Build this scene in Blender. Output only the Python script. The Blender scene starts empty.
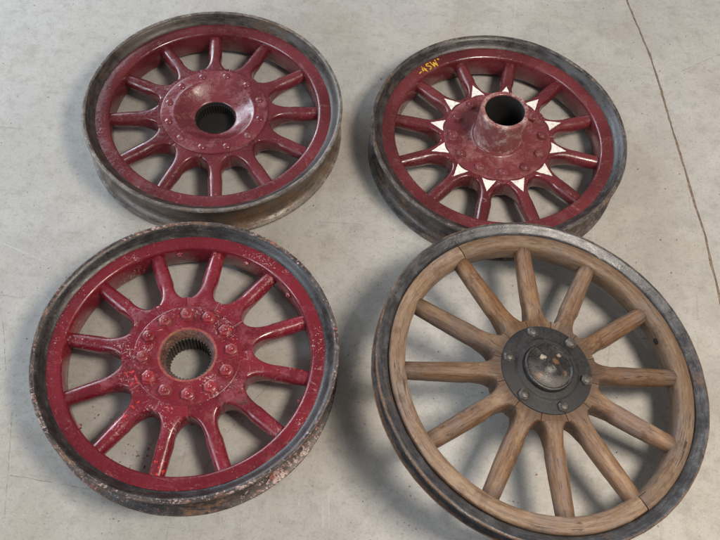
import bpy, bmesh, math, random
from mathutils import Vector, Matrix, noise
random.seed(7)
S = 0.30                                   # one wheel radius in metres
sc = bpy.context.scene
COL = sc.collection
PI = math.pi

# ------------------------------------------------------------------ camera
F, H, PITCH, ROLL = 852.9, 5.4957, 1.0523, 0.1002
cd = bpy.data.cameras.new('camera'); cam = bpy.data.objects.new('camera', cd); COL.objects.link(cam)
cd.sensor_width = 36.0; cd.lens = 36.0 * F / 720.0; cd.clip_start = 0.05; cd.clip_end = 100
right = Vector((1, 0, 0)); fwd = Vector((0, math.cos(PITCH), -math.sin(PITCH))); up = Vector((0, math.sin(PITCH), math.cos(PITCH)))
cr = right * math.cos(ROLL) + up * math.sin(ROLL); cu = -right * math.sin(ROLL) + up * math.cos(ROLL)
M = Matrix((cr, cu, -fwd)).transposed().to_4x4(); M.translation = Vector((0, 0, H * S))
cam.matrix_world = M
sc.camera = cam

# ------------------------------------------------------------------ light
w = bpy.data.worlds.new('World'); sc.world = w; w.use_nodes = True
bg = w.node_tree.nodes['Background']; bg.inputs[0].default_value = (1.0, 0.98, 0.96, 1); bg.inputs[1].default_value = 0.235

def area(name, loc, target, sx, sy, power, color):
    l = bpy.data.lights.new(name, 'AREA'); l.shape = 'RECTANGLE'; l.size = sx; l.size_y = sy; l.energy = power; l.color = color
    o = bpy.data.objects.new(name, l); COL.objects.link(o); o.location = loc
    o.rotation_euler = (Vector(target) - Vector(loc)).to_track_quat('-Z', 'Y').to_euler()
    return o
area('ceiling_light', (1.22, 0.42, 2.35), (0.3, 0.8, 0), 0.75, 0.62, 69, (1.0, 0.90, 0.77))
area('window_light', (-3.4, 3.9, 1.9), (0, 1.1, 0.0), 3.0, 2.0, 178, (0.77, 0.885, 1.0))
area('window_light', (-3.6, -1.0, 1.8), (0, 1.0, 0.0), 2.6, 2.0, 105, (0.77, 0.885, 1.0))
sc.view_settings.view_transform = 'Standard'; sc.view_settings.look = 'None'
sc.view_settings.exposure = 0.0; sc.view_settings.gamma = 1.0

# ------------------------------------------------------------------ node helpers
class NT:
    def __init__(s, name):
        s.m = bpy.data.materials.new(name); s.m.use_nodes = True; s.t = s.m.node_tree
        s.b = s.t.nodes['Principled BSDF']
        tc = s.t.nodes.new('ShaderNodeTexCoord'); s.uv = tc.outputs['UV']
        oi = s.t.nodes.new('ShaderNodeObjectInfo')
        sc_ = s.vm('MULTIPLY', s.comb(oi.outputs['Random'], oi.outputs['Random'], oi.outputs['Random']), (37.0, 53.0, 71.0))
        s.obj_raw = tc.outputs['Object']
        s.obj = s.vm('ADD', tc.outputs['Object'], sc_)
    def circ(s, k=0.06):
        """seamless coordinates that run along the circumference: streaks follow the ring"""
        d = s.vm('NORMALIZE', s.vm('MULTIPLY', s.obj_raw, (1.0, 1.0, 0.0)), (0, 0, 0))
        sx = s.n('ShaderNodeSeparateXYZ'); s.put(sx.inputs[0], s.uv)
        return s.vm('ADD', s.vm('MULTIPLY', d, (k, k, 0.0)), s.comb(0.0, 0.0, sx.outputs[1]))
    def n(s, t): return s.t.nodes.new(t)
    def put(s, sock, v):
        if isinstance(v, (int, float)):
            sock.default_value = v
        elif isinstance(v, tuple):
            sock.default_value = v if len(v) == len(sock.default_value) else (*v, 1.0)
        else: s.t.links.new(v, sock)
    def comb(s, x, y, z):
        n = s.n('ShaderNodeCombineXYZ'); s.put(n.inputs[0], x); s.put(n.inputs[1], y); s.put(n.inputs[2], z); return n.outputs[0]
    def vm(s, op, a, b):
        n = s.n('ShaderNodeVectorMath'); n.operation = op; s.put(n.inputs[0], a); s.put(n.inputs[1], b); return n.outputs[0]
    def math(s, op, a, b=0.0, clamp=False):
        n = s.n('ShaderNodeMath'); n.operation = op; n.use_clamp = clamp; s.put(n.inputs[0], a); s.put(n.inputs[1], b); return n.outputs[0]
    def noise(s, vec, scale, detail=4, rough=0.55, dist=0.0):
        n = s.n('ShaderNodeTexNoise'); s.put(n.inputs['Vector'], vec); n.inputs['Scale'].default_value = scale
        n.inputs['Detail'].default_value = detail; n.inputs['Roughness'].default_value = rough; n.inputs['Distortion'].default_value = dist
        return n.outputs['Fac']
    def step(s, v, a, b, lo=0.0, hi=1.0):
        n = s.n('ShaderNodeMapRange'); n.interpolation_type = 'SMOOTHSTEP'; s.put(n.inputs[0], v)
        n.inputs[1].default_value = a; n.inputs[2].default_value = b; n.inputs[3].default_value = lo; n.inputs[4].default_value = hi
        return n.outputs[0]
    def mix(s, f, a, b):
        n = s.n('ShaderNodeMix'); n.data_type = 'RGBA'; s.put(n.inputs[0], f); s.put(n.inputs[6], a); s.put(n.inputs[7], b); return n.outputs[2]
    def mul(s, a, b): return s.math('MULTIPLY', a, b)
    def pointiness(s):
        return s.n('ShaderNodeNewGeometry').outputs['Pointiness']
    def bump(s, h, strength, dist, prev=None):
        n = s.n('ShaderNodeBump'); n.inputs['Strength'].default_value = strength; n.inputs['Distance'].default_value = dist
        s.put(n.inputs['Height'], h)
        if prev is not None: s.t.links.new(prev, n.inputs['Normal'])
        return n.outputs[0]
    def out(s, color, rough=0.5, metal=0.0, normal=None, coat=0.0, coat_rough=0.2, spec=0.5):
        b = s.b; s.put(b.inputs['Base Color'], color); s.put(b.inputs['Roughness'], rough); s.put(b.inputs['Metallic'], metal)
        s.put(b.inputs['Coat Weight'], coat); s.put(b.inputs['Coat Roughness'], coat_rough); s.put(b.inputs['Specular IOR Level'], spec)
        if normal is not None: s.t.links.new(normal, b.inputs['Normal'])
        return s.m

def red_paint(name, base, deep, dusty, dust=0.35, chips=0.0, bright=0.0, rough=0.28):
    t = NT(name)
    big = t.noise(t.obj, 7, 5, 0.6); mid = t.noise(t.obj, 28, 6, 0.65); fine = t.noise(t.obj, 190, 5, 0.7)
    c = t.mix(t.step(big, 0.38, 0.62), base, deep)
    d = t.mul(t.step(t.math('ADD', t.mul(mid, 0.7), t.mul(fine, 0.3)), 0.46, 0.66), dust)
    c = t.mix(d, c, dusty)
    gr = t.step(t.math('ADD', t.mul(t.noise(t.obj, 34, 8, 0.75, 0.6), 0.75), t.mul(big, 0.25)), 0.56, 0.66)
    c = t.mix(t.mul(gr, 0.7), c, (0.040, 0.014, 0.014))
    ed = t.step(t.math('ADD', t.pointiness(), t.mul(t.math('SUBTRACT', mid, 0.5), 0.30)), 0.57, 0.68)
    c = t.mix(t.mul(ed, 0.30 + chips * 0.3), c, (0.36, 0.17, 0.16))
    # thin pale scratches
    q = t.noise(t.vm('MULTIPLY', t.obj, (1.0, 1.0, 2.0)), 16, 3, 0.5, 1.5)
    ln = t.mul(t.step(t.math('ABSOLUTE', t.math('SUBTRACT', q, 0.5)), 0.002, 0.008, 1.0, 0.0), t.step(t.noise(t.obj, 21, 3), 0.55, 0.62))
    c = t.mix(t.mul(ln, 0.35 + 0.4 * chips), c, (0.45, 0.27, 0.25))
    ch = None
    if chips > 0:
        ch = t.step(t.math('ADD', t.noise(t.obj, 260, 4, 0.6), t.mul(t.math('SUBTRACT', t.noise(t.obj, 13, 4, 0.6), 0.5), 0.75)), 0.70 - 0.05 * chips, 0.75 - 0.05 * chips)
        c = t.mix(t.mul(ch, 0.75), c, (0.50, 0.34, 0.32))
    if bright > 0:
        br = t.step(t.math('ADD', t.noise(t.vm('ADD', t.obj, (3.1, 1.7, 9.2)), 120, 4, 0.6), t.mul(t.math('SUBTRACT', t.noise(t.obj, 11, 2), 0.5), 0.7)), 0.69, 0.75)
        c = t.mix(t.mul(br, bright), c, (0.62, 0.045, 0.035))
    r = t.step(t.math('ADD', t.mul(mid, 0.6), t.mul(fine, 0.4)), 0.35, 0.70, rough - 0.08, rough + 0.26)
    nb = t.bump(t.noise(t.obj, 32, 5, 0.6), 0.10, 0.005)
    nb = t.bump(fine, 0.10, 0.001, nb)
    nb = t.bump(t.step(t.noise(t.obj, 48, 6, 0.7, 0.5), 0.50, 0.53), 0.20, 0.0006, nb)
    nb = t.bump(t.noise(t.vm('MULTIPLY', t.obj, (0.12, 1.0, 1.0)), 260, 4, 0.65), 0.10, 0.0012, nb)
    if ch is not None: nb = t.bump(ch, 0.35, 0.0008, nb)
    return t.out(c, r, 0.0, nb, coat=t.step(t.math('ADD', t.mul(mid, 0.6), t.mul(big, 0.4)), 0.40, 0.58, 0.6, 0.04), coat_rough=t.step(mid, 0.38, 0.62, 0.07, 0.32))

def steel(name, base, dark, rust, rust_amt, scuff, scuff_amt, blue=0.0, chip=None, chip_amt=0.0, rough=0.30, metal=0.2, ring=True, spec=0.55, spots=()):
    t = NT(name)
    cc = t.circ(0.05) if ring else t.obj
    big = t.noise(t.obj, 6, 4, 0.6); mid = t.noise(t.obj, 30, 7, 0.68); fine = t.noise(t.obj, 210, 6, 0.72)
    stk = t.noise(cc, 160, 6, 0.72); stf = t.noise(t.circ(0.10) if ring else t.obj, 420, 5, 0.7)
    c = t.mix(t.step(t.math('ADD', t.mul(stk, 0.55), t.mul(mid, 0.45)), 0.42, 0.60), dark, base)
    # rust gathers in blotches with sharp, streaked borders
    rs = t.step(t.math('ADD', t.math('ADD', t.mul(big, 0.45), t.mul(stk, 0.30)), t.mul(t.noise(t.obj, 60, 8, 0.75), 0.25)), 0.56 - 0.14 * rust_amt, 0.61 - 0.14 * rust_amt)
    c = t.mix(t.mul(rs, 0.85), c, t.mix(t.step(fine, 0.35, 0.65), rust, tuple(x * 0.4 for x in rust)))
    # scrapes and bare spots
    sp = t.step(t.math('ADD', t.math('ADD', t.mul(fine, 0.5), t.mul(stf, 0.5)), t.mul(t.math('SUBTRACT', mid, 0.5), 0.5)), 0.58 - 0.06 * scuff_amt, 0.64)
    c = t.mix(t.mul(sp, scuff_amt), c, scuff)
    ed = t.step(t.math('ADD', t.pointiness(), t.mul(t.math('SUBTRACT', stf, 0.5), 0.35)), 0.55, 0.62)
    c = t.mix(t.mul(ed, 0.7 * scuff_amt), c, scuff)
    if chip:
        ck = t.step(t.math('ADD', t.noise(t.vm('ADD', t.obj, (5.0, 2.0, 1.0)), 140, 5, 0.7), t.mul(t.math('SUBTRACT', t.noise(t.obj, 9, 3), 0.5), 0.6)), 0.64 - 0.1 * chip_amt, 0.68 - 0.1 * chip_amt)
        c = t.mix(t.mul(ck, 0.85), c, t.mix(t.step(t.noise(t.obj, 38, 2), 0.52, 0.62), chip, tuple(x * y for x, y in zip(chip, (0.75, 0.35, 0.3)))))
    for (px, py, pr, pc) in spots:          # worn patches with a place of their own
        dv = t.vm('MULTIPLY', t.vm('SUBTRACT', t.obj_raw, (px * S, py * S, 0.0)), (1.0, 1.0, 0.0))
        n = t.n('ShaderNodeVectorMath'); n.operation = 'LENGTH'; t.put(n.inputs[0], dv)
        dd = t.math('ADD', n.outputs['Value'], t.mul(t.math('SUBTRACT', t.noise(t.obj_raw, 170, 5, 0.7), 0.5), pr * S * 2.6))
        c = t.mix(t.mul(t.step(dd, pr * S * 0.35, pr * S, 1.0, 0.0), 0.75), c, pc)
    r = t.step(t.math('ADD', t.math('ADD', t.mul(mid, 0.5), t.mul(stk, 0.5)), t.mul(rs, 0.18)), 0.36, 0.70, rough - 0.06, rough + 0.32)
    nb = t.bump(mid, 0.16, 0.004); nb = t.bump(stf, 0.30, 0.0012, nb); nb = t.bump(fine, 0.25, 0.0010, nb)
    return t.out(c, r, metal, nb, spec=spec)

def wood(name, use_uv, base, dark, pale, violet, vi_amt, x0=0.0, x1=0.0):
    t = NT(name)
    rnd = t.n('ShaderNodeObjectInfo').outputs['Random']
    if use_uv:
        v = t.vm('MULTIPLY', t.uv, (0.07, 1.0, 1.0)); v0 = t.uv
    else:
        v = t.vm('MULTIPLY', t.obj, (0.05, 1.0, 1.0)); v0 = t.obj
    g1 = t.noise(v, 130, 7, 0.72, 0.5); g2 = t.noise(v, 700, 5, 0.75); bl = t.noise(v0, 9, 5, 0.65); sp = t.noise(v0, 110, 7, 0.75)
    md = t.noise(t.vm('MULTIPLY', v0, (0.35, 1.0, 1.0)), 32, 7, 0.7)
    c = t.mix(t.step(g1, 0.30, 0.62), dark, base)
    c = t.mix(t.mul(t.step(g2, 0.48, 0.62), 0.5), c, pale)
    c = t.mix(t.mul(t.step(t.math('ADD', t.mul(bl, 0.6), t.mul(g1, 0.4)), 0.47, 0.60), vi_amt), c, violet)
    c = t.mix(t.mul(t.step(md, 0.49, 0.66), 0.6), c, pale)
    c = t.mix(t.mul(t.step(t.noise(t.vm('ADD', v0, (3.3, 5.1, 2.2)), 22, 8, 0.75), 0.55, 0.64), 0.5), c, tuple(x * 0.75 for x in dark))
    c = t.mix(t.mul(t.step(sp, 0.60, 0.67), 0.55), c, (0.05, 0.03, 0.022))
    # open checks along the grain
    ck = t.mul(t.step(t.math('ABSOLUTE', t.math('SUBTRACT', t.noise(t.vm('MULTIPLY', v0, (0.025, 1.0, 1.0)), 75, 3, 0.5), 0.5)), 0.003, 0.012, 1.0, 0.0), t.step(bl, 0.53, 0.58))
    c = t.mix(t.mul(ck, 0.8), c, (0.03, 0.018, 0.012))
    if x1:
        sx = t.n('ShaderNodeSeparateXYZ'); t.put(sx.inputs[0], t.obj_raw)
        q = t.math('ADD', sx.outputs[0], t.mul(t.math('SUBTRACT', md, 0.5), 0.06))
        ends = t.math('ADD', t.step(q, x0, x0 + 0.035, 1.0, 0.0), t.step(q, x1 - 0.022, x1, 0.0, 1.0))
        c = t.mix(t.mul(ends, 0.55), c, (0.055, 0.034, 0.024))
    hs = t.n('ShaderNodeHueSaturation'); t.put(hs.inputs['Color'], c)
    t.put(hs.inputs['Value'], t.math('ADD', t.mul(rnd, 0.40), 0.58)); t.put(hs.inputs['Saturation'], t.math('ADD', t.mul(t.math('FRACT', t.mul(rnd, 7.3)), 0.30), 0.93))
    nb = t.bump(g1, 0.5, 0.002); nb = t.bump(g2, 0.4, 0.0010, nb); nb = t.bump(t.math('MULTIPLY', ck, -1.0), 0.6, 0.002, nb)
    return t.out(hs.outputs['Color'], t.step(bl, 0.3, 0.7, 0.40, 0.66), 0.0, nb, spec=0.4)

def plain(name, col, rough=0.6, metal=0.0, col2=None, sc_=60, bump=0.3):
    t = NT(name)
    f = t.noise(t.obj, sc_, 5, 0.65)
    c = t.mix(t.step(f, 0.4, 0.66), col, col2 or tuple(x * 0.7 for x in col))
    return t.out(c, t.step(f, 0.3, 0.7, max(rough - 0.1, 0.05), rough + 0.12), metal, t.bump(f, bump, 0.002))

def concrete():
    t = NT('concrete'); o = t.obj_raw
    big = t.noise(o, 1.5, 4, 0.6, 0.4); mid = t.noise(o, 6.5, 6, 0.62, 0.5); sm = t.noise(o, 30, 6, 0.65); fine = t.noise(o, 230, 4, 0.7)
    c = t.mix(t.step(big, 0.34, 0.66), (0.372, 0.357, 0.338), (0.432, 0.413, 0.390))
    c = t.mix(t.mul(t.step(mid, 0.40, 0.68), 0.5), c, (0.49, 0.475, 0.445))
    c = t.mix(t.mul(t.step(t.noise(o, 3.2, 7, 0.70, 0.8), 0.48, 0.70), 0.5), c, (0.30, 0.28, 0.25))
    c = t.mix(t.mul(t.step(t.noise(t.vm('ADD', o, (4.3, 7.7, 0)), 2.6, 6, 0.68, 0.6), 0.50, 0.72), 0.5), c, (0.35, 0.295, 0.22))
    c = t.mix(t.mul(t.step(sm, 0.48, 0.66), 0.40), c, (0.27, 0.255, 0.23))
    c = t.mix(t.mul(t.step(t.noise(o, 95, 6, 0.75), 0.52, 0.64), 0.35), c, (0.22, 0.205, 0.185))
    c = t.mix(t.mul(t.step(fine, 0.54, 0.66), 0.40), c, (0.19, 0.175, 0.16))
    c = t.mix(t.mul(t.step(t.noise(t.vm('ADD', o, (9, 3, 0)), 330, 4, 0.65), 0.58, 0.68), 0.45), c, (0.60, 0.58, 0.54))
    # dark pores
    c = t.mix(t.mul(t.step(t.noise(t.vm('ADD', o, (1.4, 8.8, 0)), 110, 2, 0.5), 0.715, 0.74), 0.8), c, (0.10, 0.09, 0.08))
    c = t.mix(t.mul(t.step(t.noise(t.vm('ADD', o, (7.4, 2.8, 0)), 300, 2, 0.5), 0.70, 0.74), 0.6), c, (0.12, 0.105, 0.09))
    st = t.noise(t.vm('MULTIPLY', o, (2.2, 30.0, 1.0)), 1.6, 5, 0.6, 1.2)
    c = t.mix(t.mul(t.step(st, 0.60, 0.74), 0.22), c, (0.27, 0.255, 0.24))
    # hairline scratches: level sets of distorted noise
    for (off, sx, sy, colr, amt) in (((0.7, 2.1, 0), 0.30, 5.0, (0.17, 0.155, 0.14), 0.45), ((6.2, 5.5, 0), 6.0, 0.35, (0.20, 0.185, 0.17), 0.3), ((2.5, 9.5, 0), 9.0, 0.4, (0.62, 0.60, 0.57), 0.25)):
        q = t.noise(t.vm('MULTIPLY', t.vm('ADD', o, off), (sx, sy, 1.0)), 0.9, 1, 0.3)
        ln = t.step(t.math('ABSOLUTE', t.math('SUBTRACT', q, 0.5)), 0.0006, 0.0024, 1.0, 0.0)
        br = t.step(t.noise(t.vm('ADD', o, off), 5.5, 4), 0.54, 0.62)
        c = t.mix(t.mul(t.mul(ln, br), amt), c, colr)
    # individual hairline cracks and scratches of this floor, each a wandering line between two points
    wv = t.mul(t.math('SUBTRACT', t.noise(o, 9, 4, 0.6), 0.5), 0.012)
    SEG = (('d', 2.616, 5.445, 3.05, 5.745), ('d', -2.115, 1.374, -1.560, 1.340), ('p', -2.663, 3.066, -2.281, 2.939), ('d', -2.469, 2.483, -2.331, 2.064), ('p', -0.588, 1.228, -0.571, 1.161), ('p', -0.241, 1.421, -0.240, 1.363),
           ('f', -0.095, 1.448, -0.068, 1.229), ('f', -0.060, 1.484, -0.032, 1.245), ('d', -0.901, 1.451, -0.776, 1.787), ('d', -0.776, 1.787, -0.526, 2.200), ('d', -2.046, 1.096, -2.208, 1.804), ('p', 0.184, 1.317, 0.218, 1.295), ('f', -0.100, 1.955, -0.085, 2.210))
    for kind, x0, y0, x1, y1 in SEG:
        x0, y0, x1, y1 = x0 * S, y0 * S, x1 * S, y1 * S
        L = math.hypot(x1 - x0, y1 - y0); ux, uy = (x1 - x0) / L, (y1 - y0) / L
        rel = t.vm('SUBTRACT', o, (x0, y0, 0.0))
        def dot(a):
            n = t.n('ShaderNodeVectorMath'); n.operation = 'DOT_PRODUCT'; t.put(n.inputs[0], rel); t.put(n.inputs[1], a); return n.outputs['Value']
        along = dot((ux, uy, 0.0)); off = t.math('ABSOLUTE', t.math('ADD', dot((-uy, ux, 0.0)), wv if kind == 'd' else t.mul(wv, 0.15)))
        wd = 0.0011 if kind != 'd' else 0.0009
        m = t.mul(t.step(off, wd * 0.4, wd * 1.5, 1.0, 0.0), t.mul(t.step(along, 0.0, 0.006, 0.0, 1.0), t.step(along, L - 0.006, L, 1.0, 0.0)))
        m = t.mul(m, t.step(t.noise(o, 70, 4, 0.7), 0.36, 0.56))
        c = t.mix(t.mul(m, {'d': 0.55, 'p': 0.3, 'f': 0.25}[kind]), c, (0.15, 0.13, 0.11) if kind == 'd' else (0.68, 0.67, 0.65))
    r = t.step(t.math('ADD', t.mul(mid, 0.6), t.mul(sm, 0.4)), 0.35, 0.66, 0.40, 0.62)
    nb = t.bump(mid, 0.10, 0.01); nb = t.bump(fine, 0.22, 0.0012, nb)
    return t.out(c, r, 0.0, nb, spec=0.45)

MAT = {}
MAT['redA'] = red_paint('maroon_enamel', (0.135, 0.020, 0.027), (0.080, 0.009, 0.013), (0.20, 0.060, 0.068), dust=0.38, rough=0.18)
MAT['redB'] = red_paint('dusty_maroon_enamel', (0.130, 0.018, 0.023), (0.078, 0.009, 0.012), (0.20, 0.068, 0.068), dust=0.42, rough=0.20)
MAT['redC'] = red_paint('chipped_crimson_enamel', (0.190, 0.011, 0.024), (0.125, 0.007, 0.015), (0.27, 0.055, 0.075), dust=0.6, chips=0.75, bright=0.9, rough=0.22)
MAT['redCf'] = red_paint('crimson_felloe_enamel', (0.175, 0.010, 0.021), (0.120, 0.007, 0.014), (0.25, 0.035, 0.055), dust=0.3, chips=0.25, bright=0.4, rough=0.18)
MAT['hubA'] = red_paint('dusty_hub_enamel', (0.165, 0.028, 0.038), (0.11, 0.014, 0.021), (0.27, 0.105, 0.112), dust=0.7, rough=0.20)
MAT['hubB'] = red_paint('dull_hub_enamel', (0.150, 0.024, 0.030), (0.10, 0.014, 0.018), (0.27, 0.105, 0.105), dust=0.8, rough=0.34)
MAT['tubeB'] = red_paint('worn_pink_enamel', (0.23, 0.070, 0.068), (0.13, 0.024, 0.028), (0.50, 0.37, 0.335), dust=1.0, chips=0.1, rough=0.34)
MAT['nutC'] = red_paint('bright_nut_enamel', (0.30, 0.030, 0.040), (0.17, 0.012, 0.02), (0.40, 0.12, 0.12), dust=0.3, chips=0.3, bright=1.0)
BROWN = (0.20, 0.105, 0.05)
MAT['rimA'] = steel('brown_black_steel', (0.065, 0.053, 0.047), (0.030, 0.023, 0.020), (0.11, 0.065, 0.04), 0.1, (0.20, 0.17, 0.145), 0.12, spec=0.35)
MAT['edgeA'] = steel('worn_edge_steel', (0.20, 0.175, 0.155), (0.085, 0.070, 0.062), (0.17, 0.10, 0.06), 0.2, (0.42, 0.38, 0.34), 0.6, rough=0.34)
MAT['bandA'] = steel('rusty_band_steel', (0.15, 0.118, 0.095), (0.080, 0.060, 0.047), (0.16, 0.085, 0.045), 0.3, (0.30, 0.26, 0.22), 0.25)
MAT['rimB'] = steel('black_steel', (0.060, 0.056, 0.056), (0.026, 0.023, 0.023), (0.12, 0.075, 0.05), 0.0, (0.24, 0.21, 0.19), 0.12, rough=0.26, spec=0.45)
MAT['edgeB'] = steel('worn_black_edge_steel', (0.12, 0.105, 0.098), (0.045, 0.038, 0.036), (0.16, 0.09, 0.055), 0.25, (0.36, 0.31, 0.28), 0.55, rough=0.34)
MAT['bandB'] = steel('grey_band_steel', (0.11, 0.091, 0.082), (0.050, 0.040, 0.036), (0.20, 0.10, 0.045), 0.3, (0.34, 0.29, 0.26), 0.3)
MAT['rimC'] = steel('black_chipped_steel', (0.040, 0.035, 0.036), (0.018, 0.016, 0.016), (0.14, 0.07, 0.045), -0.1, (0.30, 0.24, 0.21), 0.25, rough=0.26)
MAT['edgeC'] = steel('flaking_edge_steel', (0.095, 0.072, 0.064), (0.035, 0.029, 0.029), (0.21, 0.10, 0.05), 0.25, (0.40, 0.31, 0.28), 0.5, chip=(0.46, 0.32, 0.30), chip_amt=0.65, rough=0.36, metal=0.1)
MAT['rimD'] = steel('black_weathered_steel', (0.072, 0.073, 0.081), (0.040, 0.039, 0.043), (0.13, 0.075, 0.05), 0.05, (0.28, 0.28, 0.29), 0.22, rough=0.25)
MAT['edgeD'] = steel('rusted_edge_steel', (0.12, 0.085, 0.065), (0.045, 0.036, 0.032), (0.21, 0.11, 0.06), 0.6, (0.30, 0.25, 0.22), 0.4, rough=0.38)
MAT['capD'] = steel('charcoal_hub_steel', (0.030, 0.0295, 0.032), (0.018, 0.0175, 0.019), (0.10, 0.06, 0.04), -0.3, (0.16, 0.14, 0.125), 0.15, rough=0.46, metal=0.0, ring=False, spec=0.3)
MAT['domeD'] = steel('worn_cap_steel', (0.045, 0.040, 0.038), (0.022, 0.020, 0.020), (0.17, 0.09, 0.05), 0.1, (0.20, 0.15, 0.12), 0.15, rough=0.24, ring=False, spots=((-0.050, 0.052, 0.026, (0.55, 0.45, 0.34)), (0.062, 0.085, 0.020, (0.42, 0.32, 0.22)), (0.03, 0.03, 0.03, (0.24, 0.12, 0.065)), (-0.075, -0.075, 0.03, (0.13, 0.075, 0.045)), (0.10, -0.03, 0.02, (0.15, 0.085, 0.05))))
MAT['boltD'] = steel('dull_bolt_steel', (0.085, 0.076, 0.070), (0.035, 0.030, 0.028), (0.16, 0.09, 0.06), 0.2, (0.26, 0.22, 0.19), 0.4, ring=False)
MAT['bore'] = plain('dark_bore_steel', (0.012, 0.0105, 0.010), 0.65, 0.0)  # near-black tone for the bore walls and the closing disc
MAT['boreC'] = plain('rusty_bore_steel', (0.10, 0.075, 0.06), 0.55, 0.3, (0.05, 0.04, 0.035))
MAT['funnelC'] = steel('rust_funnel_steel', (0.15, 0.075, 0.065), (0.085, 0.035, 0.032), (0.22, 0.095, 0.04), 0.25, (0.46, 0.34, 0.30), 0.5, metal=0.0, rough=0.45, ring=False)
MAT['rustring'] = steel('rust_ring', (0.28, 0.070, 0.045), (0.22, 0.025, 0.028), (0.33, 0.14, 0.05), 0.3, (0.45, 0.28, 0.22), 0.35, metal=0.0, rough=0.45, ring=False)
def aged_white():
    t = NT('aged_white_paint'); f = t.noise(t.obj, 120, 6, 0.7); g = t.noise(t.obj, 420, 5, 0.7)
    c = t.mix(t.step(f, 0.45, 0.66), (0.78, 0.755, 0.71), (0.60, 0.55, 0.51))
    c = t.mix(t.mul(t.step(t.math('ADD', t.mul(f, 0.5), t.mul(g, 0.5)), 0.58, 0.63), 0.85), c, (0.17, 0.04, 0.04))
    return t.out(c, t.step(f, 0.3, 0.7, 0.38, 0.6), 0.0, t.bump(g, 0.3, 0.001))
MAT['white'] = aged_white()
def aged_yellow():
    t = NT('aged_yellow_paint'); f = t.noise(t.obj, 300, 5, 0.7); g = t.noise(t.obj, 140, 4, 0.7)
    c = t.mix(t.step(f, 0.45, 0.62), (0.70, 0.44, 0.035), (0.50, 0.27, 0.02))
    c = t.mix(t.mul(t.step(t.math('ADD', t.mul(f, 0.5), t.mul(g, 0.5)), 0.53, 0.58), 0.9), c, (0.15, 0.03, 0.03))
    return t.out(c, 0.45, 0.0, t.bump(f, 0.3, 0.001))
MAT['yellow'] = aged_yellow()
MAT['woodspoke'] = wood('weathered_spoke_wood', False, (0.225, 0.125, 0.072), (0.105, 0.055, 0.032), (0.37, 0.255, 0.165), (0.21, 0.165, 0.155), 0.7, 0.095, 0.280)
MAT['woodfelloe'] = wood('weathered_felloe_wood', True, (0.255, 0.152, 0.088), (0.12, 0.066, 0.038), (0.40, 0.285, 0.185), (0.23, 0.18, 0.165), 0.6)
MAT['hole'] = plain('painted_hole_shade', (0.02, 0.014, 0.01), 0.8)  # near-black, paints the shade inside the valve hole
MAT['floor'] = concrete()
MAT['joint'] = plain('joint_dirt', (0.15, 0.105, 0.07), 0.85, 0.0, (0.27, 0.21, 0.15), 120, 0.6)
MAT['crumb'] = plain('rust_crumb', (0.20, 0.12, 0.06), 0.8, 0.0, (0.34, 0.28, 0.20))

# ------------------------------------------------------------------ mesh helpers
def link(name, me, mats, parent=None, mat=None):
    if mats:
        for m in mats: me.materials.append(MAT[m])
    o = bpy.data.objects.new(name, me); COL.objects.link(o)
    if parent: o.parent = parent
    if mat is not None: o.matrix_local = mat
    return o

def smooth(me, ang=38):
    me.polygons.foreach_set('use_smooth', [True] * len(me.polygons))
    me.set_sharp_from_angle(angle=math.radians(ang)); me.update()
    return me

def revolve(name, prof, n=160, closed=True, a0=0.0, a1=None, slots=None, wob=0.0, seed=0, ang=38, rfun=None):
    """prof: (r, z) in wheel units, scaled to metres. slots: material index for each profile segment."""
    full = a1 is None
    if full: a1 = a0 + 2 * PI
    m = len(prof); verts = []; faces = []; mi = []; uvs = []
    cols = n if full else n + 1
    for i in range(cols):
        a = a0 + (a1 - a0) * i / n; ca, sa = math.cos(a), math.sin(a)
        for k, (r, z) in enumerate(prof):
            if wob:
                q = Vector((ca * 2.2 + seed, sa * 2.2, z * 3)); d = noise.noise(q) * wob; dz = noise.noise(q + Vector((9, 9, 9))) * wob * 0.7
                q2 = Vector((ca * 22 + seed, sa * 22, z * 20)); d += noise.noise(q2) * wob * 0.35; dz += noise.noise(q2 + Vector((4, 4, 4))) * wob * 0.3
            else: d = dz = 0.0
            rr = rfun(a, k, r) if rfun else r
            verts.append(((rr + d) * ca * S, (rr + d) * sa * S, (z + dz) * S))
    L = [0.0]
    for k in range(1, m + 1): L.append(L[-1] + math.hypot(prof[k % m][0] - prof[k - 1][0], prof[k % m][1] - prof[k - 1][1]))
    segs = m if closed else m - 1
    for i in range(n):
        j = (i + 1) % cols
        for k in range(segs):
            k2 = (k + 1) % m
            faces.append((i * m + k, j * m + k, j * m + k2, i * m + k2)); mi.append(slots[k] if slots else 0)
            u0 = (a0 + (a1 - a0) * i / n) * 0.9 * S; u1 = (a0 + (a1 - a0) * (i + 1) / n) * 0.9 * S
            uvs += [(u0, L[k] * S), (u1, L[k] * S), (u1, L[k + 1] * S), (u0, L[k + 1] * S)]
    if not full:
        faces.append(tuple(range(m))); faces.append(tuple(n * m + k for k in reversed(range(m)))); mi += [0, 0]
        uvs += [(prof[k][0] * S, prof[k][1] * S) for k in range(m)] * 2
    me = bpy.data.meshes.new(name); me.from_pydata(verts, [], faces)
    uv = me.uv_layers.new(name='UVMap'); uv.data.foreach_set('uv', [c for q in uvs for c in q])
    me.polygons.foreach_set('material_index', mi)
    bm = bmesh.new(); bm.from_mesh(me); bmesh.ops.recalc_face_normals(bm, faces=bm.faces); bm.to_mesh(me); bm.free()
    return smooth(me, ang)

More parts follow.
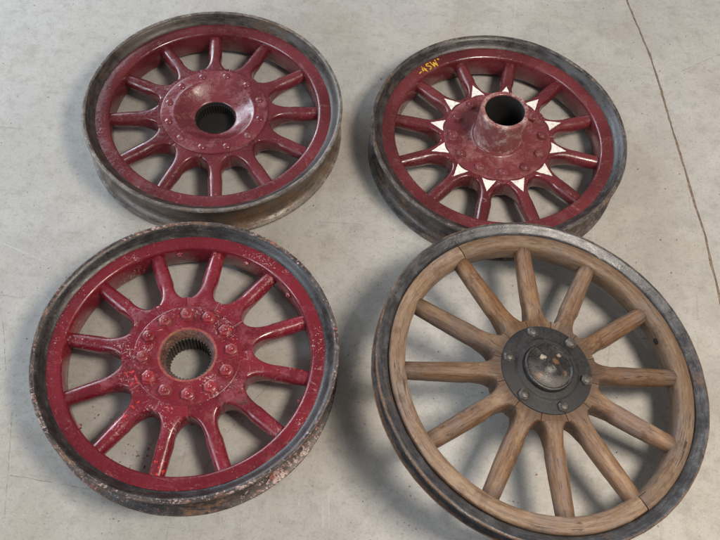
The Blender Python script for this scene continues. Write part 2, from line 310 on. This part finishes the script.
def spoke_dims(r, P):
    """half width, half height, exponent, centre height of a spoke at radius r"""
    rm, re, bs, bt = P['meet'], P['flare'], P['b'], P['btip']
    wedge = r * math.tan(PI / 12) - P.get('gap', 0.0004)
    if r <= rm: b = wedge
    else:
        t = min(1.0, (r - rm) / (re - rm))
        t2 = max(0.0, min(1.0, (r - re) / (P['tip'] - re)))
        end = re * math.tan(PI / 12) - P.get('gap', 0.0004) - bs
        b = wedge - end * (1 - (1 - t) ** 1.8) ** 0.60 if t < 1 else bs + (bt - bs) * t2
        b = max(b, bt)
    k = max(0.0, min(1.0, (r - rm * 0.94) / (re - rm * 0.94))); k = k * k * (3 - 2 * k)
    h = P['hhub'] + (P['h'] - P['hhub']) * k
    t2 = max(0.0, min(1.0, (r - re) / (P['tip'] - re))); h += (P['htip'] - P['h']) * t2
    e = P.get('ehub', 40.0) if r <= rm else 2.2 + 5.0 * (1 - min(1.0, (r - rm) / (re - rm))) ** 1.6
    zc = P['zhub'] + (P['z'] - P['zhub']) * k
    return b, h, e, zc

def spoke_mesh(name, P, nseg=32, seed=0):
    rs = [P['r0'], P['meet'] - 0.03]
    for i in range(15): rs.append(P['meet'] + (P['flare'] - P['meet']) * (i / 14) ** 2.2)
    for i in range(1, 8): rs.append(P['flare'] + (P['tip'] - P['flare']) * i / 7)
    rs.append(P['tip'] + 0.03)
    verts = []; faces = []
    for r in rs:
        b, h, e, zc = spoke_dims(r, P)
        for j in range(nseg):
            a = 2 * PI * (j + 0.5) / nseg; c, s = math.cos(a), math.sin(a)
            y = b * math.copysign(abs(c) ** (2 / e), c); z = h * math.copysign(abs(s) ** (2 / e), s)
            d = noise.noise(Vector((r * 14 + seed, y * 14, z * 14))) * P.get('wob', 0.0015)
            if r > P['meet'] + 0.01: y *= 1 + d * 8; z *= 1 + d * 8
            verts.append((r * S, y * S, (zc + z) * S))
    for i in range(len(rs) - 1):
        for j in range(nseg):
            k = (j + 1) % nseg
            faces.append((i * nseg + j, i * nseg + k, (i + 1) * nseg + k, (i + 1) * nseg + j))
    faces.append(tuple(range(nseg))); faces.append(tuple((len(rs) - 1) * nseg + j for j in reversed(range(nseg))))
    me = bpy.data.meshes.new(name); me.from_pydata(verts, [], faces)
    bm = bmesh.new(); bm.from_mesh(me); bmesh.ops.recalc_face_normals(bm, faces=bm.faces); bm.to_mesh(me); bm.free()
    return smooth(me, 50)

def spoke_top(r, y, P):
    b, h, e, zc = spoke_dims(r, P)
    q = min(0.999, abs(y) / b)
    return zc + h * (1 - q ** e) ** (1 / e)

def bolt_mesh(name, parts, n=6, rot=0.0):
    """parts: list of (kind, radius0, radius1, z0, z1) stacked solids, 'hex' or 'round' or 'dome'"""
    bm = bmesh.new()
    for kind, r0, r1, z0, z1 in parts:
        if kind == 'dome':
            prof = [(r0 * math.cos(a), z0 + (z1 - z0) * math.sin(a)) for a in [i * PI / 2 / 5 for i in range(5)]]
            prof = [(r0 * 1.06, z0 - 0.004)] + prof; k = 16; top = z1
        elif kind == 'hex':
            k = 6; c = (z1 - z0) * 0.22
            prof = [(r0, z0 - 0.004), (r0, z1 - c * 1.2), (r1 * 0.97, z1 - c * 0.4), (r1 * 0.86, z1)]; top = None
        else:
            k = 16; c = (z1 - z0) * 0.25
            prof = [(r0, z0 - 0.004), (r0, z1 - c), (r1 - c * 0.6, z1)]; top = None
        rings = []
        for (r, z) in prof:
            rings.append([bm.verts.new((r * math.cos(2 * PI * i / k + rot) * S, r * math.sin(2 * PI * i / k + rot) * S, z * S)) for i in range(k)])
        for a, b in zip(rings, rings[1:]):
            for i in range(k): bm.faces.new((a[i], a[(i + 1) % k], b[(i + 1) % k], b[i]))
        if top is None: bm.faces.new(rings[-1])
        else:
            v = bm.verts.new((0, 0, top * S))
            for i in range(k): bm.faces.new((rings[-1][i], rings[-1][(i + 1) % k], v))
    bmesh.ops.recalc_face_normals(bm, faces=bm.faces)
    me = bpy.data.meshes.new(name); bm.to_mesh(me); bm.free()
    return smooth(me, 32)

def ribbon_mesh(name, pts_list, w_, z, th=0.004):
    """flat painted strokes: polylines in local xy (wheel units) with width w_"""
    bm = bmesh.new()
    for pts in pts_list:
        for (p, q) in zip(pts, pts[1:]):
            p, q = Vector(p), Vector(q); d = (q - p); l = d.length
            if l < 1e-6: continue
            d /= l; nn = Vector((-d.y, d.x)) * w_ / 2; e = d * w_ * 0.35
            c = [p - e + nn, p - e - nn, q + e - nn, q + e + nn]
            zz = z + random.uniform(0, 0.0012)
            t = [bm.verts.new((v.x * S, v.y * S, zz * S)) for v in c]; b = [bm.verts.new((v.x * S, v.y * S, (zz - th) * S)) for v in c]
            bm.faces.new(t)
            for i in range(4): bm.faces.new((t[i], b[i], b[(i + 1) % 4], t[(i + 1) % 4]))
    bmesh.ops.recalc_face_normals(bm, faces=bm.faces)
    me = bpy.data.meshes.new(name); bm.to_mesh(me); bm.free(); return me

def wheel(name, label, loc):
    o = bpy.data.objects.new(name, None); COL.objects.link(o); o.location = [c * S for c in loc]; o.empty_display_size = 0.05
    o['label'] = label; o['category'] = 'wheel'; o['group'] = 'antique spoked wheels laid on the concrete'
    return o

def rotz(deg, x=0.0, z=0.0):
    return Matrix.Rotation(math.radians(deg), 4, 'Z') @ Matrix.Translation((x * S, 0, z * S))

def add_spokes(root, me, phase, mats):
    me.materials.append(MAT[mats]); res = []
    for k in range(12): res.append(link('spoke', me, None, root, rotz(phase + 30 * k)))
    return res

def add_ring(parent, name, me, mats, n, phase, r, z, jit=0.0):
    me.materials.append(MAT[mats])
    for k in range(n):
        a = phase + 360 / n * k
        m = rotz(a, r, z) @ Matrix.Rotation(random.uniform(-1, 1) * jit, 4, 'Z')
        link(name, me, None, parent, m)

def gear_bore(name, r, depth, teeth, z0, z1, flare=0.0):
    prof = [(r + 0.012, z1), (r, z1 - 0.004), (r, z0)]
    def rf(a, k, rr):
        if k == 0: return rr
        return rr - (depth if int(round(a / (2 * PI) * teeth * 4)) % 4 < 2 else 0.0)
    return revolve(name, prof, n=teeth * 4, closed=False, rfun=rf, ang=25)

# ------------------------------------------------------------------ floor: two slabs with an open joint between them
JOINT = [(2.0, 9.5), (2.11, 7.6), (2.208, 6.27), (2.277, 5.97), (2.378, 5.555), (2.43, 5.2), (2.48, 4.83), (2.523, 4.55), (2.564, 4.274), (2.60, 4.0), (2.643, 3.756), (2.662, 3.5), (2.686, 3.273), (2.73, 2.6), (2.80, 1.6), (2.95, -3.0)]
def joint_line(side):
    out = []
    for (p, q) in zip(JOINT, JOINT[1:]):
        k = max(2, int(abs(q[1] - p[1]) / 0.035))
        for i in range(k):
            t = i / k; x = p[0] + (q[0] - p[0]) * t; y = p[1] + (q[1] - p[1]) * t
            rnd = noise.noise(Vector((y * 7, side * 5, 0))) * 0.006 + noise.noise(Vector((y * 26, side * 9, 3))) * 0.006
            out.append((x + side * (0.0095 + 0.003 * noise.noise(Vector((y * 3, side, 8)))) + rnd, y))
    out.append(JOINT[-1]); return out
floor_me = bpy.data.meshes.new('floor')
Z_ = -0.05
floor_me.from_pydata([(-4, -2, Z_), (4, -2, Z_), (4, 4, Z_), (-4, 4, Z_)], [], [(0, 1, 2, 3)])
floor = link('floor', floor_me, ['joint']); floor['kind'] = 'structure'; floor['label'] = 'mottled grey concrete floor with a dirty joint'
def slab(side):
    jl = joint_line(side); xe = -12.0 if side < 0 else 12.0
    bm = bmesh.new(); n = len(jl)
    edge_t = [bm.verts.new((x * S, y * S, 0)) for x, y in jl]
    far = [bm.verts.new((xe * S, y * S, 0)) for x, y in jl]
    ch = [bm.verts.new(((x - side * 0.012) * S, y * S, -0.003)) for x, y in jl] if False else None
    low = [bm.verts.new((x * S, y * S, -0.012)) for x, y in jl]
    for i in range(n - 1):
        f = (edge_t[i], edge_t[i + 1], far[i + 1], far[i]); bm.faces.new(f if side < 0 else tuple(reversed(f)))
        f = (edge_t[i], low[i], low[i + 1], edge_t[i + 1]); bm.faces.new(f if side < 0 else tuple(reversed(f)))
    bmesh.ops.recalc_face_normals(bm, faces=bm.faces)
    if sum(f.normal.z for f in bm.faces) < 0: bmesh.ops.reverse_faces(bm, faces=bm.faces)
    me = bpy.data.meshes.new('slab'); bm.to_mesh(me); bm.free()
    return link('slab', me, ['floor'], floor)
slab(-1); slab(1)
# packed dirt filling the joint, just under the slab faces
bm = bmesh.new(); prev = None
for (x, y) in joint_line(0.0):
    row = [bm.verts.new(((x + dx) * S, y * S, -0.0016 - 0.0016 * abs(noise.noise(Vector((y * 20, dx * 40, 1)))))) for dx in (-0.03, -0.006, 0.006, 0.03)]
    if prev:
        for i in range(3): bm.faces.new((prev[i], prev[i + 1], row[i + 1], row[i]))
    prev = row
bmesh.ops.recalc_face_normals(bm, faces=bm.faces)
me = bpy.data.meshes.new('joint_filler'); bm.to_mesh(me); bm.free()
jf = link('joint_filler', me, ['joint'], floor)

# ------------------------------------------------------------------ red wheels
Wd = 0.3273
RIM = [(0.904, 0.258), (0.916, 0.262), (0.931, 0.274), (0.945, 0.291), (0.958, 0.309), (0.972, 0.3225), (0.989, 0.3270), (0.997, 0.3255), (1.0015, 0.3195), (1.0015, 0.311),
       (0.996, 0.305), (0.978, 0.300), (0.958, 0.290), (0.942, 0.272), (0.933, 0.248), (0.929, 0.220), (0.927, 0.165), (0.929, 0.110), (0.934, 0.092), (0.932, 0.080), (0.940, 0.055), (0.957, 0.036), (0.980, 0.024), (0.998, 0.018),
       (1.0015, 0.010), (0.997, 0.0015), (0.985, 0.0005), (0.965, 0.012), (0.940, 0.032), (0.915, 0.045), (0.902, 0.05)]
def rim_slots(edge=0, band=1):
    s = []
    for k in range(len(RIM)):
        s.append(0 if k < 5 else edge if k < 10 else band if k < 22 else edge if k < 27 else 0)
    return s
def felloe_prof(ri, ztop, ro=0.911):
    return [(ro, ztop - 0.01), (ro, ztop - 0.001), (ro - 0.03, ztop + 0.002), (ri + 0.030, ztop + 0.002), (ri + 0.019, ztop - 0.0005), (ri + 0.010, ztop - 0.006), (ri + 0.004, ztop - 0.015), (ri + 0.001, ztop - 0.028), (ri - 0.001, 0.15), (ri, 0.08), (ri + 0.006, 0.062), (ri + 0.02, 0.053), (ro, 0.050)]
SP = dict(r0=0.22, meet=0.438, flare=0.62, tip=0.80, b=0.056, btip=0.050, hhub=0.078, h=0.062, htip=0.053, zhub=0.158, z=0.172)

# --- wheel with dished hub
A = wheel('spoked_wheel', 'maroon twelve-spoke wheel with funnel-shaped dished hub ringed by round rivets', (-1.2612, 4.2952, 0))
link('rim', revolve('rimA', RIM, slots=rim_slots(2, 1), wob=0.004, seed=1), ['rimA', 'bandA', 'edgeA'], A)
fa = link('felloe', revolve('felloeA', felloe_prof(0.806, 0.262), wob=0.002, seed=2), ['redA'], A)
add_spokes(A, spoke_mesh('spokeA', dict(SP, r0=0.335)), 9.62, 'redA')
platA = [(0.417, 0.225), (0.4175, 0.243), (0.414, 0.2475), (0.408, 0.2490), (0.36, 0.2490), (0.322, 0.2490), (0.316, 0.2510), (0.309, 0.2505), (0.300, 0.246), (0.285, 0.2365), (0.262, 0.220), (0.235, 0.202), (0.21, 0.187), (0.19, 0.1765), (0.175, 0.170), (0.166, 0.166), (0.160, 0.160), (0.157, 0.150), (0.157, 0.02), (0.30, 0.02), (0.417, 0.06)]
hp = link('hub_plate', revolve('hub_plateA', platA, slots=[0] * 16 + [1, 1] + [0] * 3), ['hubA', 'bore'], A)
add_ring(hp, 'rivet', bolt_mesh('rivetA', [('dome', 0.030, 0, 0.0, 0.014)]), 'hubA', 12, 24.6, 0.364, 0.249)
link('splined_bore', gear_bore('splined_boreA', 0.1565, 0.007, 44, 0.03, 0.135), ['bore'], A)

link('bore_dark_disc', revolve('bore_dark_discA', [(0.40, 0.055), (0.40, 0.012), (0.0005, 0.012), (0.0005, 0.030), (0.15, 0.030), (0.16, 0.055)], n=64), ['bore'], A)  # added near-black disc, closes the bore so it looks dark inside

# --- wheel with hub tube and white triangles
B = wheel('spoked_wheel', 'maroon twelve-spoke wheel with upright hub tube and white painted triangles', (0.969, 4.3271, 0))
link('rim', revolve('rimB', RIM, slots=rim_slots(2, 1), wob=0.004, seed=11), ['rimB', 'bandB', 'edgeB'], B)
fb = link('felloe', revolve('felloeB', felloe_prof(0.806, 0.262), wob=0.002, seed=12), ['redB'], B)
spB = add_spokes(B, spoke_mesh('spokeB', SP, seed=5), -7.98, 'redB')
# painted triangle lying on the flat of each spoke, sides curved inwards
def tri_mesh(sd):
    rg = random.Random(sd); r0, r1, hb = 0.434 + rg.uniform(-0.002, 0.004), 0.540 + rg.uniform(-0.010, 0.008), 0.052 + rg.uniform(-0.004, 0.003); bm = bmesh.new(); rows = []
    n = 10
    for i in range(n + 1):
        t = i / n; r = r0 + (r1 - r0) * t; hw = hb * (1 - t) ** 1.12 + 0.0015 + 0.0026 * noise.noise(Vector((t * 9, sd * 3.7, 1)))
        row = []
        for j in range(9):
            y = hw * (j / 4 - 1) + 0.0022 * noise.noise(Vector((t * 8, sd * 5.1, 7))); row.append((r + 0.010 * (1 - t) * -(y / hb) ** 2 + 0.010 * (1 - t) * 0.0, y))
        rows.append(row)
    V = [[bm.verts.new((r * S, y * S, (spoke_top(r, y, SP) + 0.0038) * S)) for r, y in row] for row in rows]
    for a, b in zip(V, V[1:]):
        for j in range(8): bm.faces.new((a[j], a[j + 1], b[j + 1], b[j]))
    bmesh.ops.recalc_face_normals(bm, faces=bm.faces)
    bmesh.ops.solidify(bm, geom=list(bm.faces), thickness=0.004 * S)
    me = bpy.data.meshes.new('white_triangle'); bm.to_mesh(me); bm.free(); return smooth(me, 40)
for k_, s in enumerate(spB):
    link('white_triangle', tri_mesh(k_ + 1), ['white'], s)
platB = [(0.420, 0.22), (0.4205, 0.237), (0.417, 0.2425), (0.410, 0.2445), (0.36, 0.245), (0.235, 0.245), (0.215, 0.247), (0.204, 0.253), (0.196, 0.265), (0.192, 0.285), (0.1895, 0.34), (0.187, 0.45), (0.185, 0.535), (0.184, 0.552), (0.180, 0.559), (0.173, 0.561), (0.158, 0.5605), (0.1525, 0.557), (0.150, 0.548), (0.150, 0.02), (0.30, 0.02), (0.42, 0.06)]
hp = link('hub_plate', revolve('hub_plateB', platB[:8] + [(0.20, 0.258), (0.16, 0.258), (0.16, 0.02)] + platB[-2:]), ['hubB'], B)
tb = [(0.208, 0.243), (0.1975, 0.2505), (0.190, 0.262)] + [(0.1865, 0.29), (0.1855, 0.34), (0.1855, 0.45), (0.1855, 0.535), (0.185, 0.552)] + platB[14:20] + [(0.165, 0.02), (0.18, 0.24)]
link('hub_tube', revolve('hub_tubeB', tb, slots=[0] * 12 + [1, 1] + [0] * 2, wob=0.002, seed=6), ['tubeB', 'bore'], B)
add_ring(hp, 'bolt', bolt_mesh('boltB', [('round', 0.044, 0.044, 0.0, 0.005), ('hex', 0.040, 0.040, 0.004, 0.022), ('dome', 0.024, 0, 0.021, 0.027)]), 'hubB', 12, 7.0, 0.355, 0.245, 1.5)
# yellow hand-written mark on the felloe
def glyph_strokes():
    G = {'-': [[(0.0, 0.40), (0.32, 0.44)]],
         '4': [[(0.30, 1.0), (0.0, 0.38), (0.50, 0.42)], [(0.38, 0.72), (0.34, 0.0)]],
         'S': [[(0.42, 0.95), (0.12, 1.0), (0.02, 0.74), (0.36, 0.48), (0.38, 0.16), (0.02, 0.06)]],
         'W': [[(0.0, 1.0), (0.14, 0.05), (0.34, 0.75), (0.52, 0.05), (0.70, 1.0)]],
         "'": [[(0.0, 1.02), (0.06, 0.84)]]}
    x = 0.0; out = []
    for ch, adv in (('-', 0.62), ('4', 0.85), ('S', 0.72), ('W', 1.12), ("'", 0.2)):
        for st in G[ch]: out.append([(x + px, py) for px, py in st])
        x += adv
    return out, x
st, tot = glyph_strokes(); size = 0.066; a_start = math.radians(139.5); r_base = 0.822
polar = []
for s_ in st:
    q = []
    for px, py in s_:
        a = a_start - px * size / (r_base + 0.03); r = r_base + py * size
        q.append((r * math.cos(a), r * math.sin(a)))
    polar.append(q)
link('painted_writing', ribbon_mesh('painted_writing', polar, 0.0095, 0.2672), ['yellow'], fb)

# --- wheel with flat hub, hexagon nuts and splined bore
C = wheel('spoked_wheel', 'chipped crimson twelve-spoke wheel with hexagon nuts around an open splined bore', (-1.0806, 2.2178, 0))
link('rim', revolve('rimC', RIM, slots=rim_slots(1, 1), wob=0.005, seed=21), ['rimC', 'edgeC'], C)
fc = link('felloe', revolve('felloeC', felloe_prof(0.814, 0.262), wob=0.002, seed=22), ['redCf'], C)
SPC = dict(SP, meet=0.418, flare=0.60, zhub=0.172, hhub=0.0815, gap=0.00012)
add_spokes(C, spoke_mesh('spokeC', SPC, seed=3), -3.79, 'redC')
platC = [(0.357, 0.23), (0.3575, 0.2545), (0.3555, 0.2565), (0.351, 0.2575), (0.30, 0.258), (0.196, 0.258), (0.190, 0.2590), (0.184, 0.258), (0.179, 0.2535), (0.173, 0.244), (0.166, 0.228), (0.159, 0.212), (0.154, 0.200), (0.152, 0.19), (0.152, 0.02), (0.25, 0.02), (0.357, 0.06)]
hp = link('hub_plate', revolve('hub_plateC', platC, slots=[0] * 5 + [1, 1, 1] + [2] * 5 + [3] + [0] * 3), ['redC', 'rustring', 'funnelC', 'boreC'], C)
add_ring(hp, 'nut', bolt_mesh('nutC', [('round', 0.047, 0.047, 0.0, 0.006), ('hex', 0.043, 0.043, 0.005, 0.034), ('dome', 0.021, 0, 0.033, 0.051)]), 'nutC', 12, 11.2, 0.290, 0.258, 1.5)
link('splined_bore', gear_bore('splined_boreC', 0.1515, 0.010, 38, 0.03, 0.190), ['boreC'], C)
nm = bolt_mesh('felloe_nut', [('hex', 0.022, 0.022, 0.0, 0.014), ('dome', 0.010, 0, 0.013, 0.024)]); nm.materials.append(MAT['redC'])
for a in (-138, -16.3, 42.2, 70.6, 104.9):
    link('felloe_nut', nm, None, fc, rotz(a, 0.813, 0.20) @ Matrix.Rotation(-PI / 2, 4, 'Y'))

# ------------------------------------------------------------------ bare wooden wheel, propped on its hub and on the rim behind it
RD = 1.1201
n_ = Vector((0.1441, 0.0147, 1.0)).normalized(); a_ = Vector((0, 1, 0)).cross(n_).normalized(); b_ = n_.cross(a_)
cl = Vector((1.2542, 2.2605, 0.4957))
HL = 0.478                                  # hub barrel reaches this far below the lip plane
D = wheel('spoked_wheel', 'bare brown wooden twelve-spoke wheel with charcoal hub cap, tilted above the floor', (0, 0, 0))
Mx = Matrix((a_, b_, n_)).transposed().to_4x4(); Mx.translation = (cl - n_ * HL) * S; D.matrix_world = Mx
def zl(z): return z + HL
q = RD
RIMD = [(q - 0.087, -0.046), (q - 0.082, -0.034), (q - 0.070, -0.027), (q - 0.056, -0.021), (q - 0.039, -0.012), (q - 0.024, -0.0035), (q - 0.011, 0.0), (q - 0.003, -0.003), (q, -0.009), (q - 0.001, -0.017),
        (q - 0.008, -0.023), (q - 0.022, -0.026), (q - 0.046, -0.034), (q - 0.070, -0.050), (q - 0.076, -0.078), (q - 0.070, -0.104), (q - 0.046, -0.122), (q - 0.020, -0.131), (q - 0.004, -0.136),
        (q, -0.144), (q - 0.003, -0.153), (q - 0.012, -0.1568), (q - 0.03, -0.150), (q - 0.06, -0.137), (q - 0.087, -0.130)]
RIMD = [(r, zl(z)) for r, z in RIMD]
link('rim', revolve('rimD', RIMD, slots=[0] * 6 + [1] * 5 + [0] * 6 + [1] * 5 + [0] * 3, wob=0.006, seed=31), ['rimD', 'edgeD'], D)
ri = 0.915
FD = [(q - 0.090, -0.050), (q - 0.091, -0.034), (q - 0.097, -0.024), (q - 0.110, -0.019), (ri + 0.05, -0.017), (ri + 0.030, -0.021), (ri + 0.014, -0.032), (ri + 0.004, -0.050), (ri, -0.075), (ri, -0.13), (ri + 0.006, -0.158), (ri + 0.02, -0.172), (q - 0.110, -0.176), (q - 0.090, -0.165)]
FD = [(r, zl(z)) for r, z in FD]
j1, j2 = math.radians(126.3), math.radians(-51.9 + 360)
g_ = 0.0035
link('felloe', revolve('felloe_segment', FD, n=90, a0=j1 + g_, a1=j2 - g_, wob=0.003, seed=33), ['woodfelloe'], D)
f2 = link('felloe', revolve('felloe_segment', FD, n=90, a0=j2 + g_ - 2 * PI, a1=j1 - g_, wob=0.003, seed=37), ['woodfelloe'], D)
SPD = dict(r0=0.14, meet=0.345, flare=0.53, tip=0.925, b=0.065, btip=0.056, hhub=0.085, h=0.068, htip=0.058, zhub=zl(-0.088), z=zl(-0.088), wob=0.003)
add_spokes(D, spoke_mesh('spokeD', SPD, seed=8), 7.78, 'woodspoke')
plD = [(0.304, -0.03), (0.3045, 0.001), (0.302, 0.005), (0.296, 0.007), (0.225, 0.008), (0.213, 0.0105), (0.207, 0.016), (0.195, 0.0185), (0.10, 0.0185), (0.10, -0.05), (0.28, -0.05)]
hp = link('hub_plate', revolve('hub_plateD', [(r, zl(z)) for r, z in plD], n=128), ['capD'], D)
add_ring(hp, 'bolt', bolt_mesh('boltD', [('hex', 0.040, 0.038, 0.0, 0.026), ('dome', 0.031, 0, 0.024, 0.034)]), 'boltD', 6, -8.2, 0.262, zl(0.0075), 1.5)
dm = [(0.164, 0.010), (0.1645, 0.042), (0.163, 0.050), (0.158, 0.0545), (0.152, 0.0555), (0.147, 0.052), (0.143, 0.0475), (0.136, 0.0475), (0.110, 0.052), (0.085, 0.058), (0.066, 0.068), (0.050, 0.077), (0.030, 0.083), (0.012, 0.085), (0.0005, 0.0855), (0.0005, 0.0)]
link('hub_cap', revolve('hub_capD', [(r, zl(z)) for r, z in dm], n=96, slots=[0, 0, 1, 1, 1, 1, 1] + [1] * 9, wob=0.0008, seed=4), ['capD', 'domeD'], D)
bar = [(0.27, -0.12), (0.28, -0.18), (0.27, -0.20), (0.19, -0.215), (0.175, -0.235), (0.165, -0.30), (0.160, -0.44), (0.150, -HL + 0.0226), (0.10, -HL + 0.0226), (0.10, -0.12)]
link('hub_barrel', revolve('hub_barrelD', [(r, zl(z)) for r, z in bar], n=64), ['capD'], D)
# valve hole on the wooden felloe: a raised dark disc paints its shade
vh = bolt_mesh('valve_hole_disc', [('round', 0.024, 0.024, 0.0, 0.003)]); vh.materials.append(MAT['hole'])
link('valve_hole_disc', vh, None, f2, rotz(24.9, ri + 0.0008, zl(-0.085)) @ Matrix.Rotation(-PI / 2, 4, 'Y'))

# ------------------------------------------------------------------ crumbs of rust and grit on the floor
bm = bmesh.new()
for (cx, cy, nn, sp) in ((-1.33, 1.57, 20, 0.05), (-1.25, 1.63, 9, 0.05), (-1.44, 1.51, 7, 0.05), (-1.3, 1.9, 14, 0.3), (1.2, 2.0, 40, 0.7), (-0.3, 3.2, 26, 1.5), (0.9, 4.3, 14, 0.5), (2.3, 3.6, 16, 0.8)):
    for i in range(nn):
        x = random.gauss(cx, sp); y = random.gauss(cy, sp); r = random.uniform(0.002, 0.0065)
        m = Matrix.Translation((x * S, y * S, r * S * 0.4)) @ Matrix.Rotation(random.uniform(0, 6), 4, 'Z') @ Matrix.Diagonal((r * S * random.uniform(0.8, 1.6), r * S, r * S * 0.6, 1))
        bmesh.ops.create_icosphere(bm, subdivisions=1, radius=1.0, matrix=m)
me = bpy.data.meshes.new('grit'); bm.to_mesh(me); bm.free()
gr = link('grit', me, ['crumb']); gr['kind'] = 'stuff'; gr['label'] = 'small brown crumbs of rust and grit scattered on the concrete'; gr['category'] = 'grit'
